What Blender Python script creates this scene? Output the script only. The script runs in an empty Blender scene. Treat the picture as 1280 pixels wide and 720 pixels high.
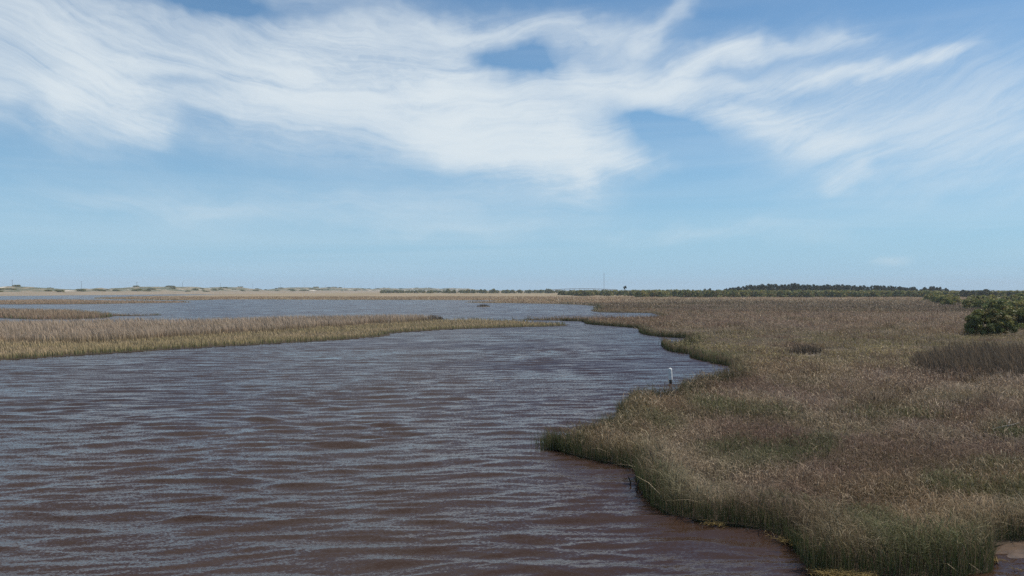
import bpy, bmesh, math, random
import numpy as np
from mathutils import Vector, geometry
R = math.radians
sc = bpy.context.scene
COL = sc.collection
rng = np.random.default_rng(7)
random.seed(7)

# ------------------------------------------------------------------ camera
F, CX, HY, EYE = 967.0, 640.0, 362.5, 6.0       # focal length in photo pixels, horizon row, eye height above water
cd = bpy.data.cameras.new('camera'); cam = bpy.data.objects.new('camera', cd); COL.objects.link(cam)
cd.sensor_width = 36.0; cd.lens = 36.0 * F / 1280.0
cd.clip_start = 0.5; cd.clip_end = 60000
cam.location = (0, 0, EYE)
cam.rotation_euler = (R(90) + math.atan((HY - 360.0) / F), 0, 0)
sc.camera = cam

# ------------------------------------------------------------------ light
SUN_EL, SUN_AZ = 57.0, 74.0                      # azimuth clockwise from the viewing direction
sd = bpy.data.lights.new('sun', 'SUN'); sun = bpy.data.objects.new('sun', sd); COL.objects.link(sun)
sd.energy = 4.8; sd.angle = R(0.6); sd.color = (1.0, 0.93, 0.82)
sv = Vector((math.sin(R(SUN_AZ)) * math.cos(R(SUN_EL)), math.cos(R(SUN_AZ)) * math.cos(R(SUN_EL)), math.sin(R(SUN_EL))))
sun.rotation_euler = sv.to_track_quat('Z', 'Y').to_euler()
sun.location = sv * 100

vs = sc.view_settings
vs.view_transform = 'Standard'; vs.look = 'None'; vs.exposure = 0.0; vs.gamma = 1.0; vs.use_curve_mapping = False

# ------------------------------------------------------------------ node expression helper
class X:
    def __init__(s, nt, v): s.nt, s.v = nt, v
    def _m(s, op, *a):
        n = s.nt.nodes.new('ShaderNodeMath'); n.operation = op
        for i, q in enumerate((s,) + a):
            q = q.v if isinstance(q, X) else q
            if isinstance(q, (int, float)): n.inputs[i].default_value = q
            else: s.nt.links.new(q, n.inputs[i])
        return X(s.nt, n.outputs[0])
    def __add__(s, o): return s._m('ADD', o)
    __radd__ = __add__
    def __sub__(s, o): return s._m('SUBTRACT', o)
    def __rsub__(s, o): return X(s.nt, float(o))._m('SUBTRACT', s)
    def __mul__(s, o): return s._m('MULTIPLY', o)
    __rmul__ = __mul__
    def __truediv__(s, o): return s._m('DIVIDE', o)
    def __rtruediv__(s, o): return X(s.nt, float(o))._m('DIVIDE', s)
    def mx(s, o): return s._m('MAXIMUM', o)
    def mn(s, o): return s._m('MINIMUM', o)
    def sqrt(s): return s._m('SQRT')
    def clamp(s, a=0.0, b=1.0): return s.mx(a).mn(b)
    def smooth(s, a, b):
        n = s.nt.nodes.new('ShaderNodeMapRange'); n.interpolation_type = 'SMOOTHSTEP'
        s.nt.links.new(s.v, n.inputs[0]); n.inputs[1].default_value = a; n.inputs[2].default_value = b
        return X(s.nt, n.outputs[0])
def sep(nt, sock):
    n = nt.nodes.new('ShaderNodeSeparateXYZ'); nt.links.new(sock, n.inputs[0])
    return [X(nt, o) for o in n.outputs]
def comb(nt, *a):
    n = nt.nodes.new('ShaderNodeCombineXYZ')
    for i, q in enumerate(a):
        q = q.v if isinstance(q, X) else q
        if isinstance(q, (int, float)): n.inputs[i].default_value = q
        else: nt.links.new(q, n.inputs[i])
    return n.outputs[0]
def noise(nt, vec, scale=1.0, detail=3.0, rough=0.5, dist=0.0, color=False, dim='3D'):
    n = nt.nodes.new('ShaderNodeTexNoise'); n.noise_dimensions = dim
    n.inputs['Scale'].default_value = scale; n.inputs['Detail'].default_value = detail
    n.inputs['Roughness'].default_value = rough; n.inputs['Distortion'].default_value = dist
    if vec is not None: nt.links.new(vec, n.inputs['Vector'])
    return n.outputs['Color'] if color else X(nt, n.outputs['Fac'])
def mixc(nt, fac, a, b):
    n = nt.nodes.new('ShaderNodeMix'); n.data_type = 'RGBA'
    for i, q in ((0, fac), (6, a), (7, b)):
        q = q.v if isinstance(q, X) else q
        if isinstance(q, (int, float)): n.inputs[i].default_value = q
        elif isinstance(q, tuple): n.inputs[i].default_value = tuple(q) + ((1.0,) if len(q) == 3 else ())
        else: nt.links.new(q, n.inputs[i])
    return n.outputs[2]

# ------------------------------------------------------------------ sky with cirrus
wd = bpy.data.worlds.new('World'); sc.world = wd; wd.use_nodes = True
wd.cycles.sampling_method = 'NONE'
sc.cycles.use_denoising = False; sc.cycles.max_bounces = 5; sc.cycles.diffuse_bounces = 3; sc.cycles.glossy_bounces = 3; sc.cycles.transmission_bounces = 3
nt = wd.node_tree
bg = nt.nodes['Background']; bg.inputs[1].default_value = 0.10
sky = nt.nodes.new('ShaderNodeTexSky'); sky.sky_type = 'NISHITA'; sky.sun_disc = False
sky.sun_elevation = R(SUN_EL); sky.sun_rotation = R(SUN_AZ)
sky.altitude = 0; sky.air_density = 1.0; sky.dust_density = 0.2; sky.ozone_density = 0.8
tc = nt.nodes.new('ShaderNodeTexCoord')
vx, vy, vz = sep(nt, tc.outputs['Generated'])
az = vx._m('ARCTAN2', vy)
el = vz._m('ARCSINE')
def ae(px, py):
    return math.atan((px - CX) / F), math.atan((HY - py) / math.hypot(F, px - CX))
# wind streaks: fibres sag towards azimuth -0.09 and rise to both sides
da = (az + 0.09).clamp(-0.9, 0.9)
elf = el - da * da * 0.38
warp = noise(nt, comb(nt, az * 5.0, el * 7.0, 0.0), 1.0, 2, 0.6, color=True, dim='2D')
wx, wy, _ = sep(nt, warp)
fine = noise(nt, comb(nt, az * 26.0 + 3.0, el * 34.0, 0.0), 1.0, 2, 0.6, color=True, dim='2D')
fx, fy, _ = sep(nt, fine)
aw = az + (wx - 0.5) * 0.10 + (fx - 0.5) * 0.028
ew = el + (wy - 0.5) * 0.055 + (fy - 0.5) * 0.016
AW = comb(nt, aw, ew, 1.0)
def vdot(k):
    n = nt.nodes.new('ShaderNodeVectorMath'); n.operation = 'DOT_PRODUCT'; nt.links.new(AW, n.inputs[0]); n.inputs[1].default_value = k
    return X(nt, n.outputs['Value'])
def puff(p0, p1, hw, amp, acc=None):
    """one soft elongated patch of cirrus between two directions"""
    (a0, e0), (a1, e1) = ae(*p0), ae(*p1)
    L = math.hypot(a1 - a0, e1 - e0); ca, sa = (a1 - a0) / L, (e1 - e0) / L; mx_, my_ = (a0 + a1) / 2, (e0 + e1) / 2
    hl = 1.15 * (L / 2 + 0.5 * hw / F); hv = 1.25 * hw / F
    u = vdot((ca / hl, sa / hl, -(ca * mx_ + sa * my_) / hl)); v = vdot((-sa / hv, ca / hv, (sa * mx_ - ca * my_) / hv))
    u2 = u * u
    d = v._m('MULTIPLY_ADD', v, u2 * u2)
    g = X(nt, 0.3679)._m('POWER', d)
    return g * amp if acc is None else g._m('MULTIPLY_ADD', amp, acc)
caps = [
    ((-90, 5), (150, 45), 40, .50), ((130, 55), (420, 115), 42, .42), ((300, 110), (560, 145), 46, .46),
    ((400, 55), (640, 130), 46, .48), ((560, 138), (735, 190), 40, .78), ((735, 190), (812, 207), 10, .35),
    ((680, 170), (735, 216), 14, .45), ((500, 172), (690, 210), 13, .38),
    ((-60, 108), (90, 112), 24, .45), ((70, 118), (185, 136), 32, .80), ((150, 150), (203, 166), 12, .28),
    ((500, 25), (790, 48), 13, .45), ((320, 5), (430, 60), 40, .18),
    ((695, 100), (860, 96), 17, .72), ((780, 60), (860, 2), 9, .25), ((860, 80), (945, 54), 11, .75), ((940, 62), (1070, 42), 8, .35),
    ((860, 108), (1060, 96), 10, .32), ((1060, 92), (1195, 66), 7, .62), ((790, 120), (960, 150), 16, .36),
    ((930, 150), (1060, 190), 22, .34), ((1000, 110), (1300, 120), 45, .20),
    ((1000, 185), (1330, 180), 40, .24), ((1040, 243), (1082, 222), 7, .22), ((1095, 315), (1140, 318), 4, .16),
    ((60, 250), (620, 262), 16, .14), ((500, 285), (1000, 290), 9, .10),
]
tot = None
for c in caps:
    tot = puff(*c, acc=tot)
gap = puff((612, 78), (672, 86), 19, .42); gap = puff((170, 2), (460, 14), 12, .30, gap)
gap = puff((770, 140), (860, 165), 18, .25, gap); gap = puff((160, 92), (290, 112), 6, .3, gap)
tot = (tot - gap).mx(0.0)
# the same high cloud goes on overhead and behind, out of the picture
plane = comb(nt, vx / vz.mx(0.06), vy / vz.mx(0.06), 0.0)
rest = noise(nt, plane, 0.55, 4, 0.6, 0.4, dim='2D').smooth(0.45, 0.75) * 0.7
outside = el.smooth(0.40, 0.55) + vy.smooth(0.60, 0.25)
rest = rest * outside.clamp() * el.smooth(0.02, 0.2)
fib = noise(nt, comb(nt, az * 3.4 + (wx - 0.5) * 0.6, elf * 26.0 + (wy - 0.5) * 1.6, 0.0), 1.0, 7, 0.66, 0.25, dim='2D').smooth(0.28, 0.72)
fib2 = noise(nt, comb(nt, az * 11.0 + 5.0, elf * 95.0 + (fy - 0.5) * 3.0, 5.0), 1.0, 4, 0.65, 0.4, dim='2D').smooth(0.3, 0.7)
dens = (tot + rest) * (0.34 + fib * 0.86 + fib2 * 0.22)
dens = 1.0 - (dens.mx(0.0) * -2.2)._m('EXPONENT')
veil = noise(nt, comb(nt, az * 1.6 + 9.0, el * 26.0, 0.0), 1.0, 4, 0.55, 0.3, dim='2D').smooth(0.35, 0.8) * 0.14
dens = (dens * 0.95 + veil * (1.0 - dens) * el.smooth(0.55, 0.10)).clamp()
CLOUD = (7.6, 8.3, 8.7)
haze_f = (el.mx(0.0) * -5.8)._m('EXPONENT') * 0.95
tint = nt.nodes.new('ShaderNodeVectorMath'); tint.operation = 'MULTIPLY'; nt.links.new(sky.outputs[0], tint.inputs[0]); tint.inputs[1].default_value = (0.56, 0.84, 1.02)
air = mixc(nt, haze_f, tint.outputs[0], (3.45, 5.75, 7.9))
final = mixc(nt, dens, air, CLOUD)
nt.links.new(final, bg.inputs[0])

# ------------------------------------------------------------------ helpers
def tag(o, label=None, cat=None, group=None, kind=None):
    if label: o['label'] = label
    if cat: o['category'] = cat
    if group: o['group'] = group
    if kind: o['kind'] = kind
    return o
def link(o, parent=None):
    COL.objects.link(o)
    if parent is not None: o.parent = parent
    return o
def empty(name, loc=(0, 0, 0), rz=0.0):
    o = bpy.data.objects.new(name, None); o.empty_display_size = 0.3
    o.location = loc; o.rotation_euler = (0, 0, rz)
    return link(o)
def mesh_np(name, V, tris, mat, col=None, smooth=False):
    V = np.asarray(V, np.float32); tris = np.asarray(tris, np.int32)
    me = bpy.data.meshes.new(name)
    me.vertices.add(len(V)); me.vertices.foreach_set('co', V.ravel())
    me.loops.add(tris.size); me.loops.foreach_set('vertex_index', tris.ravel())
    me.polygons.add(len(tris))
    me.polygons.foreach_set('loop_start', np.arange(0, tris.size, 3, dtype=np.int32))
    if smooth: me.polygons.foreach_set('use_smooth', np.ones(len(tris), bool))
    me.update(calc_edges=True)
    if col is not None:
        a = me.attributes.new('col', 'FLOAT_COLOR', 'POINT')
        c4 = np.ones((len(V), 4), np.float32); c4[:, :3] = col
        a.data.foreach_set('color', c4.ravel())
    if mat: me.materials.append(mat)
    return me
def obj(name, me, parent=None, loc=None):
    o = bpy.data.objects.new(name, me)
    if loc is not None: o.location = loc
    return link(o, parent)
class MB:
    """collects boxes and tapered tubes into one mesh"""
    def __init__(s): s.v, s.f = [], []
    def box(s, c, d):
        b = len(s.v); x, y, z = c; a, e, g = (q / 2 for q in d)
        s.v += [(x + i * a, y + j * e, z + k * g) for i in (-1, 1) for j in (-1, 1) for k in (-1, 1)]
        for q in ((0, 1, 3, 2), (4, 6, 7, 5), (0, 4, 5, 1), (2, 3, 7, 6), (0, 2, 6, 4), (1, 5, 7, 3)): s.f.append([b + i for i in q])
        return s
    def tube(s, pts, rad, n=8, cap=True):
        pts = [Vector(p) for p in pts]; b = len(s.v)
        for i, p in enumerate(pts):
            t = (pts[min(i + 1, len(pts) - 1)] - pts[max(i - 1, 0)]).normalized()
            u = t.cross(Vector((1, 0, 0)) if abs(t.x) < 0.8 else Vector((0, 1, 0))).normalized(); w = t.cross(u)
            for k in range(n):
                a = 2 * math.pi * k / n; s.v.append(tuple(p + (u * math.cos(a) + w * math.sin(a)) * rad[i]))
        for i in range(len(pts) - 1):
            for k in range(n):
                k2 = (k + 1) % n
                s.f.append([b + i * n + k, b + i * n + k2, b + (i + 1) * n + k2, b + (i + 1) * n + k])
        if cap:
            s.f.append([b + k for k in range(n)][::-1]); s.f.append([b + (len(pts) - 1) * n + k for k in range(n)])
        return s
    def mesh(s, name, mat):
        me = bpy.data.meshes.new(name); me.from_pydata(s.v, [], s.f); me.update()
        bm = bmesh.new(); bm.from_mesh(me); bmesh.ops.recalc_face_normals(bm, faces=bm.faces); bm.to_mesh(me); bm.free()
        if mat: me.materials.append(mat)
        return me
    def build(s, name, mat, parent=None, loc=None): return obj(name, s.mesh(name, mat), parent, loc)

_tab = np.random.default_rng(3).random((256, 256))
def vnoise(x, y):
    xi = np.floor(x).astype(int); yi = np.floor(y).astype(int); fx_ = x - xi; fy_ = y - yi
    fx_ = fx_ * fx_ * (3 - 2 * fx_); fy_ = fy_ * fy_ * (3 - 2 * fy_)
    g = lambda a, b: _tab[a & 255, b & 255]
    return (g(xi, yi) * (1 - fx_) + g(xi + 1, yi) * fx_) * (1 - fy_) + (g(xi, yi + 1) * (1 - fx_) + g(xi + 1, yi + 1) * fx_) * fy_
def fbm(x, y, s, o=3, ox=0.0):
    t = 0; a = 0.5; n = 0
    for i in range(o):
        t = t + a * vnoise(x / s + 17.3 * i + ox, y / s - 9.1 * i + 2 * ox); n += a; a *= 0.5; s *= 0.5
    return t / n
def sst(x, a, b):
    t = np.clip((x - a) / (b - a), 0, 1); return t * t * (3 - 2 * t)

def G(px, py, z=0.0):
    """ground point seen at a photo pixel, for a surface z metres above the water"""
    d = (EYE - z) * F / (py - HY)
    return ((px - CX) / F * d, d)
def poly(pts): return np.array([G(*p) for p in pts])
def inside(Pg, x, y):
    r = np.zeros(len(x), bool); n = len(Pg); j = n - 1
    for i in range(n):
        xi, yi = Pg[i]; xj, yj = Pg[j]
        if yi != yj:
            c = ((yi > y) != (yj > y))
            r ^= c & (x < (xj - xi) * (y - yi) / (yj - yi) + xi)
        j = i
    return r
def edge_dist(segs, x, y):
    best = np.full(len(x), 1e9)
    for (ax, ay), (bx, by) in segs:
        dx, dy = bx - ax, by - ay; L = dx * dx + dy * dy + 1e-9
        t = np.clip(((x - ax) * dx + (y - ay) * dy) / L, 0, 1)
        best = np.minimum(best, (x - ax - t * dx) ** 2 + (y - ay - t * dy) ** 2)
    return np.sqrt(best)
def rough_line(Pg, amp=0.06, seed=1):
    """subdivide a shoreline and give it small bays and tufts"""
    r = np.random.default_rng(seed); out = []
    for i in range(len(Pg)):
        a, b = Pg[i], Pg[(i + 1) % len(Pg)]
        L = np.hypot(*(b - a)); dist = min(a[1], b[1]); step = max(0.6, dist * 0.03)
        n = int(min(14, max(1, L / step))); out.append(a)
        if L > 900: continue
        nrm = np.array([-(b - a)[1], (b - a)[0]]) / (L + 1e-9)
        for k in range(1, n):
            out.append(a + (b - a) * k / n + nrm * r.normal() * amp * min(step * 4, L) * 0.55)
    return np.array(out)

# ------------------------------------------------------------------ materials
def new_mat(name):
    m = bpy.data.materials.new(name); m.use_nodes = True
    nt = m.node_tree; return m, nt, nt.nodes['Principled BSDF']
def plain(name, c1, c2=None, scale=4.0, rough=0.8):
    m, nt, b = new_mat(name); b.inputs['Roughness'].default_value = rough
    c2 = c2 or tuple(q * 0.6 for q in c1)
    g = nt.nodes.new('ShaderNodeTexCoord')
    f = noise(nt, g.outputs['Object'], scale, 5, 0.6).smooth(0.35, 0.65)
    nt.links.new(mixc(nt, f, c1, c2), b.inputs['Base Color'])
    return m
def leafy(name, trans=0.35, rough=0.7):
    m, nt, b = new_mat(name)
    a = nt.nodes.new('ShaderNodeAttribute'); a.attribute_name = 'col'
    b.inputs['Roughness'].default_value = rough; b.inputs['Specular IOR Level'].default_value = 0.25
    nt.links.new(a.outputs['Color'], b.inputs['Base Color'])
    t = nt.nodes.new('ShaderNodeBsdfTranslucent'); nt.links.new(a.outputs['Color'], t.inputs[0])
    mx = nt.nodes.new('ShaderNodeMixShader'); mx.inputs[0].default_value = trans
    nt.links.new(b.outputs[0], mx.inputs[1]); nt.links.new(t.outputs[0], mx.inputs[2])
    nt.links.new(mx.outputs[0], nt.nodes['Material Output'].inputs[0])
    return m
M_GRASS = leafy('grass_blade'); M_LEAF = leafy('leaf', 0.25, 0.55)
M_BARK = plain('bark', (.11, .085, .065), (.06, .045, .035), 8)
M_SOIL = plain('marsh_soil', (.12, .088, .058), (.065, .05, .035), 1.3)
M_MUD = plain('wet_mud', (.105, .068, .044), (.065, .043, .028), 3.0, 0.4)
M_WHITE = plain('white_paint', (.80, .80, .78), (.62, .62, .60), 6, 0.5)
M_TIMBER = plain('dark_wet_timber', (.035, .028, .022), (.02, .017, .014), 12, 0.6)
M_POLE = plain('weathered_pole', (.16, .13, .11), (.10, .085, .07), 2)
M_STEEL = plain('painted_steel', (.30, .29, .29), (.22, .21, .21), 2, 0.5)
M_CONC = plain('pale_concrete', (.55, .54, .52), (.44, .43, .41), 0.3)
M_DRIFT = plain('bleached_driftwood', (.30, .26, .21), (.20, .17, .14), 9)

# ------------------------------------------------------------------ water
def water_mat():
    m, nt, b = new_mat('brown_rippled_water')
    g = nt.nodes.new('ShaderNodeNewGeometry')
    px, py, pz = sep(nt, g.outputs['Position'])
    dist = (px * px + py * py).sqrt()
    silt = noise(nt, comb(nt, px * 0.05, py * 0.035, 0.0), 1.0, 4, 0.6).smooth(0.35, 0.7)
    nt.links.new(mixc(nt, silt, (.036, .0195, .0125), (.045, .0258, .0175)), b.inputs['Base Color'])
    b.inputs['Roughness'].default_value = 0.06; b.inputs['IOR'].default_value = 1.333
    def slopes(sx, sy, z, det, r=0.55, dist_=0.4):
        c = noise(nt, comb(nt, px * sx + py * sx * 0.12, py * sy - px * sy * 0.05, z), 1.0, det, r, dist_, color=True)
        a, c2, _ = sep(nt, c); return a - 0.5, c2 - 0.5
    calm = noise(nt, comb(nt, px * 0.030, py * 0.045, 2.0), 1.0, 3, 0.5).smooth(0.30, 0.62) * 0.55 + 0.45
    ax_, ay_ = slopes(0.9, 4.8, 0.0, 4, 0.6)            # wind ripples of a few decimetres
    bx_, by_ = slopes(13.0, 27.0, 4.0, 2)           # cat's paws
    cx_, cy_ = slopes(0.22, 1.5, 8.0, 4, 0.6)           # short waves on the open reaches
    far = dist.smooth(22.0, 70.0)
    sx = ax_ * 0.16 + bx_ * 0.60 + cx_ * far * 0.12
    sy = ay_ * 0.52 + by_ * 1.0 + cy_ * far * 0.95
    nx, ny, nz = sep(nt, g.outputs['Normal'])
    v = nt.nodes.new('ShaderNodeVectorMath'); v.operation = 'NORMALIZE'
    nt.links.new(comb(nt, nx + sx * calm, ny + sy * calm - far * 0.13 - 0.035, nz), v.inputs[0])
    nt.links.new(v.outputs[0], b.inputs['Normal'])
    return m
M_WATER = water_mat()
def wave_field(x, y):
    """short wind waves as a sum of travelling components; returns height"""
    r = np.random.default_rng(21); z = np.zeros_like(x)
    grp = 0.45 + 0.9 * fbm(x, y, 9.0, 2, 5.0)
    xw = x + 1.4 * (fbm(x, y, 6.0, 2, 1.0) - 0.5); yw = y + 1.1 * (fbm(x, y, 5.0, 2, 8.0) - 0.5)
    for i in range(54):
        lam = 0.33 * (2.0 / 0.33) ** r.random()
        th = R(95) + r.normal() * R(12)
        k = 2 * math.pi / lam
        ph = k * (xw * math.cos(th) + yw * math.sin(th)) + r.random() * 6.28
        amp = 0.0046 * lam ** 0.80
        c = np.cos(ph); z += amp * (c + 0.32 * np.cos(2 * ph) + 0.1 * np.cos(3 * ph))
    return z * grp
# ------------------------------------------------------------------ land
main_px = [(1400, 674), (1300, 676), (1262, 680), (1240, 684), (1243, 700), (1233, 716), (1200, 723), (1130, 722), (1060, 718),
    (1015, 715), (1003, 694), (985, 674), (960, 664), (925, 657), (880, 652), (838, 644), (815, 630), (803, 612), (798, 598),
    (803, 590), (785, 583), (760, 578), (735, 573), (710, 567), (692, 560), (686, 552),
    (692, 533, .9), (708, 528, .9), (730, 522, .9), (755, 515, .9), (772, 509, .85), (784, 513), (789, 504),
    (797, 483, .8), (825, 480.5, .8), (848, 476.5, .8), (866, 470, .8), (886, 464, .8), (905, 459, .8), (918, 457, .8),
    (912, 457), (895, 454), (880, 451), (866, 447), (864, 442.5), (850, 441), (838, 438.5), (831, 435), (829, 431),
    (850, 424, .9), (868, 422.5), (840, 421.5), (815, 419.5), (804, 417), (800, 413), (799, 410.3), (780, 408.6), (760, 407), (740, 405.5),
    (732, 404.2), (731, 402.6), (727, 401.6), (700, 400.8), (672, 400.4), (650, 399.8), (640, 399.2),
    (640, 395.6, .7), (660, 394.8, .7), (700, 393.8, .7), (740, 393.2, .7), (780, 393, .7), (810, 392.6, .7), (827, 391.8, .6),
    (815, 391.4), (780, 391), (750, 390.4), (741, 389.2), (738, 387.8), (743, 386), (747, 384), (736, 382), (715, 380.6), (690, 379.8),
    (640, 379), (600, 378.6), (580, 378.1), (592, 377.4), (628, 376.4), (612, 375.4), (560, 375), (520, 374.9), (440, 374.8), (380, 374.5), (320, 374.2),
    (275, 374.4), (235, 375.3), (200, 375), (150, 374), (115, 373.3), (118, 372.4), (160, 371), (200, 369.7), (250, 369.1), (288, 368.7),
    (250, 368.1), (180, 367.9), (100, 367.8), (0, 367.7), (-200, 367.7)]
P_MAIN = rough_line(np.concatenate([poly(main_px), np.array([(-4500, 1000), (-4500, 7000), (6500, 7000), (6500, 60), (400, 18)])]), 0.05, 2)
spit_px = [(-190, 460), (-80, 455), (0, 450.5), (50, 447.5), (100, 444), (150, 441), (210, 437), (260, 434), (320, 431), (380, 427.5), (430, 424.5), (478, 420.5),
    (500, 415.5), (560, 411.8), (640, 409.2), (705, 407.4), (713, 405.5), (711, 402.4, .5), (690, 400.8, .5), (662, 399.8, .5), (645, 397.8, .6), (620, 396.3, .7), (590, 395.5, .7),
    (556, 394.8, .9), (520, 390.8, 1.2), (440, 391.6, 1.2), (400, 392.2, 1.2), (340, 393.2, 1.2), (300, 394.6, 1.1), (250, 396.6, 1), (217, 397.4, 1),
    (190, 400.2, .6), (150, 399.7, .6), (85, 400.7, .6), (0, 400.2, .7), (-190, 400, .7)]
P_SPIT = rough_line(poly(spit_px), 0.05, 3)
isl_d_px = [(-190, 398), (0, 397.7), (37, 399.2), (88, 399.2), (130, 397.7), (143, 395.2), (165, 394.8), (202, 394), (196, 391.4, .4), (180, 389.8, .8), (145, 389.2, .8),
    (133, 387.6, 1.2), (100, 384.2, 1.2), (60, 383, 1.2), (0, 382.2, 1.2), (-190, 382, 1.2)]
P_ISLD = rough_line(poly(isl_d_px), 0.04, 4)
isl_e_px = [(-190, 381), (0, 380.6), (60, 380.4), (110, 380.2), (160, 379.2), (210, 378.6), (239, 377.9), (225, 376.9), (190, 376.2), (130, 375.8), (80, 374.7), (45, 374.7), (0, 375.8), (-190, 376.5)]
P_ISLE = rough_line(poly(isl_e_px), 0.03, 5)
P_ISLET = poly([(596, 383.6), (604, 383.9), (613, 383.5), (611, 382.7), (603, 382.5), (597, 382.8)])

# ------------------------------------------------------------------ water sheet
rows = [11.0]
while rows[-1] < 120: rows.append(rows[-1] + max(0.045, rows[-1] ** 2 / (EYE * 774) * 0.62))
rows = np.array(rows); us = np.linspace(-1.0, 0.72, 620)
U, D = np.meshgrid(us, rows); WX, WY = U * D, D
WZ = wave_field(WX, WY) * (1 - sst(WY, 75, 118))
for Pg in (P_MAIN, P_SPIT):
    q = inside(Pg, WX.ravel(), WY.ravel()).reshape(WX.shape); WZ[q] = -0.12
nr, nc = WX.shape
ii = (np.arange(nr - 1)[:, None] * nc + np.arange(nc - 1)[None, :]).ravel()
tri = np.concatenate([np.stack([ii, ii + 1, ii + nc + 1], 1), np.stack([ii, ii + nc + 1, ii + nc], 1)])
V = np.stack([WX.ravel(), WY.ravel(), WZ.ravel()], 1)
# flat skirts to the horizon, sharing the outer edges of the wave sheet
xa, xb, y0, y1 = -1.0, 0.72, rows[0], rows[-1]
skirt = [(xa * y0 + 1, y0 + 1, -.08), (xb * y0 - 1, y0 + 1, -.08), (xb * y1 - 2, y1 - 2, -.012), (xa * y1 + 2, y1 - 2, -.012),
         (-42000, -3000, 0), (42000, -3000, 0), (42000, 42000, 0), (-42000, 42000, 0)]
b0 = len(V); V = np.concatenate([V, np.array(skirt)])
st = []
for k in range(4):
    a, b = k, (k + 1) % 4; st += [(b0 + a, b0 + 4 + b, b0 + b), (b0 + a, b0 + 4 + a, b0 + 4 + b)]
tri = np.concatenate([tri, np.array(st)])
water = obj('water', mesh_np('water', V, tri, M_WATER, smooth=True))
tag(water, 'brown wind-rippled marsh creek and ponds', kind='structure')

def land_obj(name, Pg, mat, z=0.03, skirt=-0.6, label=None):
    bm = bmesh.new()
    top = [bm.verts.new((x, y, z)) for x, y in Pg]; low = [bm.verts.new((x, y, skirt)) for x, y in Pg]
    for t in geometry.tessellate_polygon([[Vector((x, y, 0)) for x, y in Pg]]):
        try: bm.faces.new([top[i] for i in t])
        except ValueError: pass
    n = len(Pg)
    for i in range(n): bm.faces.new((top[i], top[(i + 1) % n], low[(i + 1) % n], low[i]))
    bmesh.ops.recalc_face_normals(bm, faces=bm.faces)
    me = bpy.data.meshes.new(name); bm.to_mesh(me); bm.free(); me.materials.append(mat)
    return tag(obj(name, me), label, kind='structure')
def ground_mat():
    m, nt, b = new_mat('marsh_floor')
    g = nt.nodes.new('ShaderNodeNewGeometry'); px, py, pz = sep(nt, g.outputs['Position'])
    f1 = noise(nt, comb(nt, px * 0.012, py * 0.006, 0.0), 1.0, 5, 0.6).smooth(0.35, 0.65)
    f2 = noise(nt, comb(nt, px * 0.9, py * 0.5, 3.0), 1.0, 4, 0.6).smooth(0.35, 0.65)
    litter = mixc(nt, f2, (.075, .056, .040), (.050, .038, .027))
    tan = mixc(nt, f1, (.30, .23, .155), (.23, .19, .115))
    far = py.smooth(260.0, 480.0)
    f3 = noise(nt, comb(nt, px * 0.010, py * 0.020, 7.0), 1.0, 5, 0.65).smooth(0.54, 0.62)
    tan = mixc(nt, f3, tan, (.13, .105, .062))
    nt.links.new(mixc(nt, far, litter, tan), b.inputs['Base Color']); b.inputs['Roughness'].default_value = 0.95
    b.inputs['Specular IOR Level'].default_value = 0.1
    return m
M_FLOOR = ground_mat()
land_obj('marsh_ground', P_MAIN, M_FLOOR, label='low marsh ground to the right of the creek and beyond the ponds')
land_obj('marsh_ground', P_SPIT, M_FLOOR, label='long low spit on the far side of the creek')
land_obj('marsh_ground', P_ISLD, M_FLOOR, label='low marsh island behind the long spit')
land_obj('marsh_ground', P_ISLE, M_FLOOR, label='thin marsh island in the far pond')

# wet mud in the little pool at the foot of the near bank: a gently domed sheet
mud_P = rough_line(poly([(1234, 690), (1244, 678), (1300, 672), (1400, 672), (1400, 702), (1300, 705), (1270, 702), (1248, 698)]), 0.05, 9)
cxy = mud_P.mean(0); bm = bmesh.new(); rings = []
for q, z in ((1.0, -0.03), (0.86, 0.02), (0.6, 0.045), (0.3, 0.06)):
    rings.append([bm.verts.new((*(cxy + (p - cxy) * q), z + random.uniform(-.012, .012))) for p in mud_P])
for a, b in zip(rings, rings[1:]):
    for i in range(len(a)): bm.faces.new((a[i], a[(i + 1) % len(a)], b[(i + 1) % len(a)], b[i]))
bm.faces.new(rings[-1]); bmesh.ops.recalc_face_normals(bm, faces=bm.faces)
me = bpy.data.meshes.new('mud_flat'); bm.to_mesh(me); bm.free(); me.materials.append(M_MUD)
tag(obj('mud_flat', me), 'wet brown mud at the pool edge', kind='structure')

# ------------------------------------------------------------------ dunes of the barrier island, far left
DL0, DDIR = np.array((-743.0, 1150.0)), np.array((.1696, .9855)); DPER = np.array((DDIR[1], -DDIR[0]))
def dune_h(s, c):
    x = DL0[0] + DDIR[0] * s + DPER[0] * c; y = DL0[1] + DDIR[1] * s + DPER[1] * c
    crest = sst(c, -70, -10) * (1 - sst(c, 20, 115))
    n = fbm(x, y, 95, 4, 4.0); n2 = fbm(x, y, 28, 3, 7.0)
    h = crest * (3.2 + 6.0 * sst(n, .35, .72) + 1.6 * (n2 - .4)) * (1 + np.clip(s, 0, 3000) / 6500)
    fore = 3.4 * (1 - sst(c, 70, 290)) * sst(c, -70, 0) * (.8 + .4 * n)
    return np.maximum(h * .85, 0) + fore + 0.14
ss_, cc_ = np.meshgrid(np.arange(-520, 3000, 9.0), np.arange(-90, 300, 7.0), indexing='ij')
dz = dune_h(ss_, cc_)
dz[:, 0] = -0.3; dz[:, -1] = 0.034
dx_ = DL0[0] + DDIR[0] * ss_ + DPER[0] * cc_; dy_ = DL0[1] + DDIR[1] * ss_ + DPER[1] * cc_
nr, nc = dx_.shape; ii = (np.arange(nr - 1)[:, None] * nc + np.arange(nc - 1)[None, :]).ravel()
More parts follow.
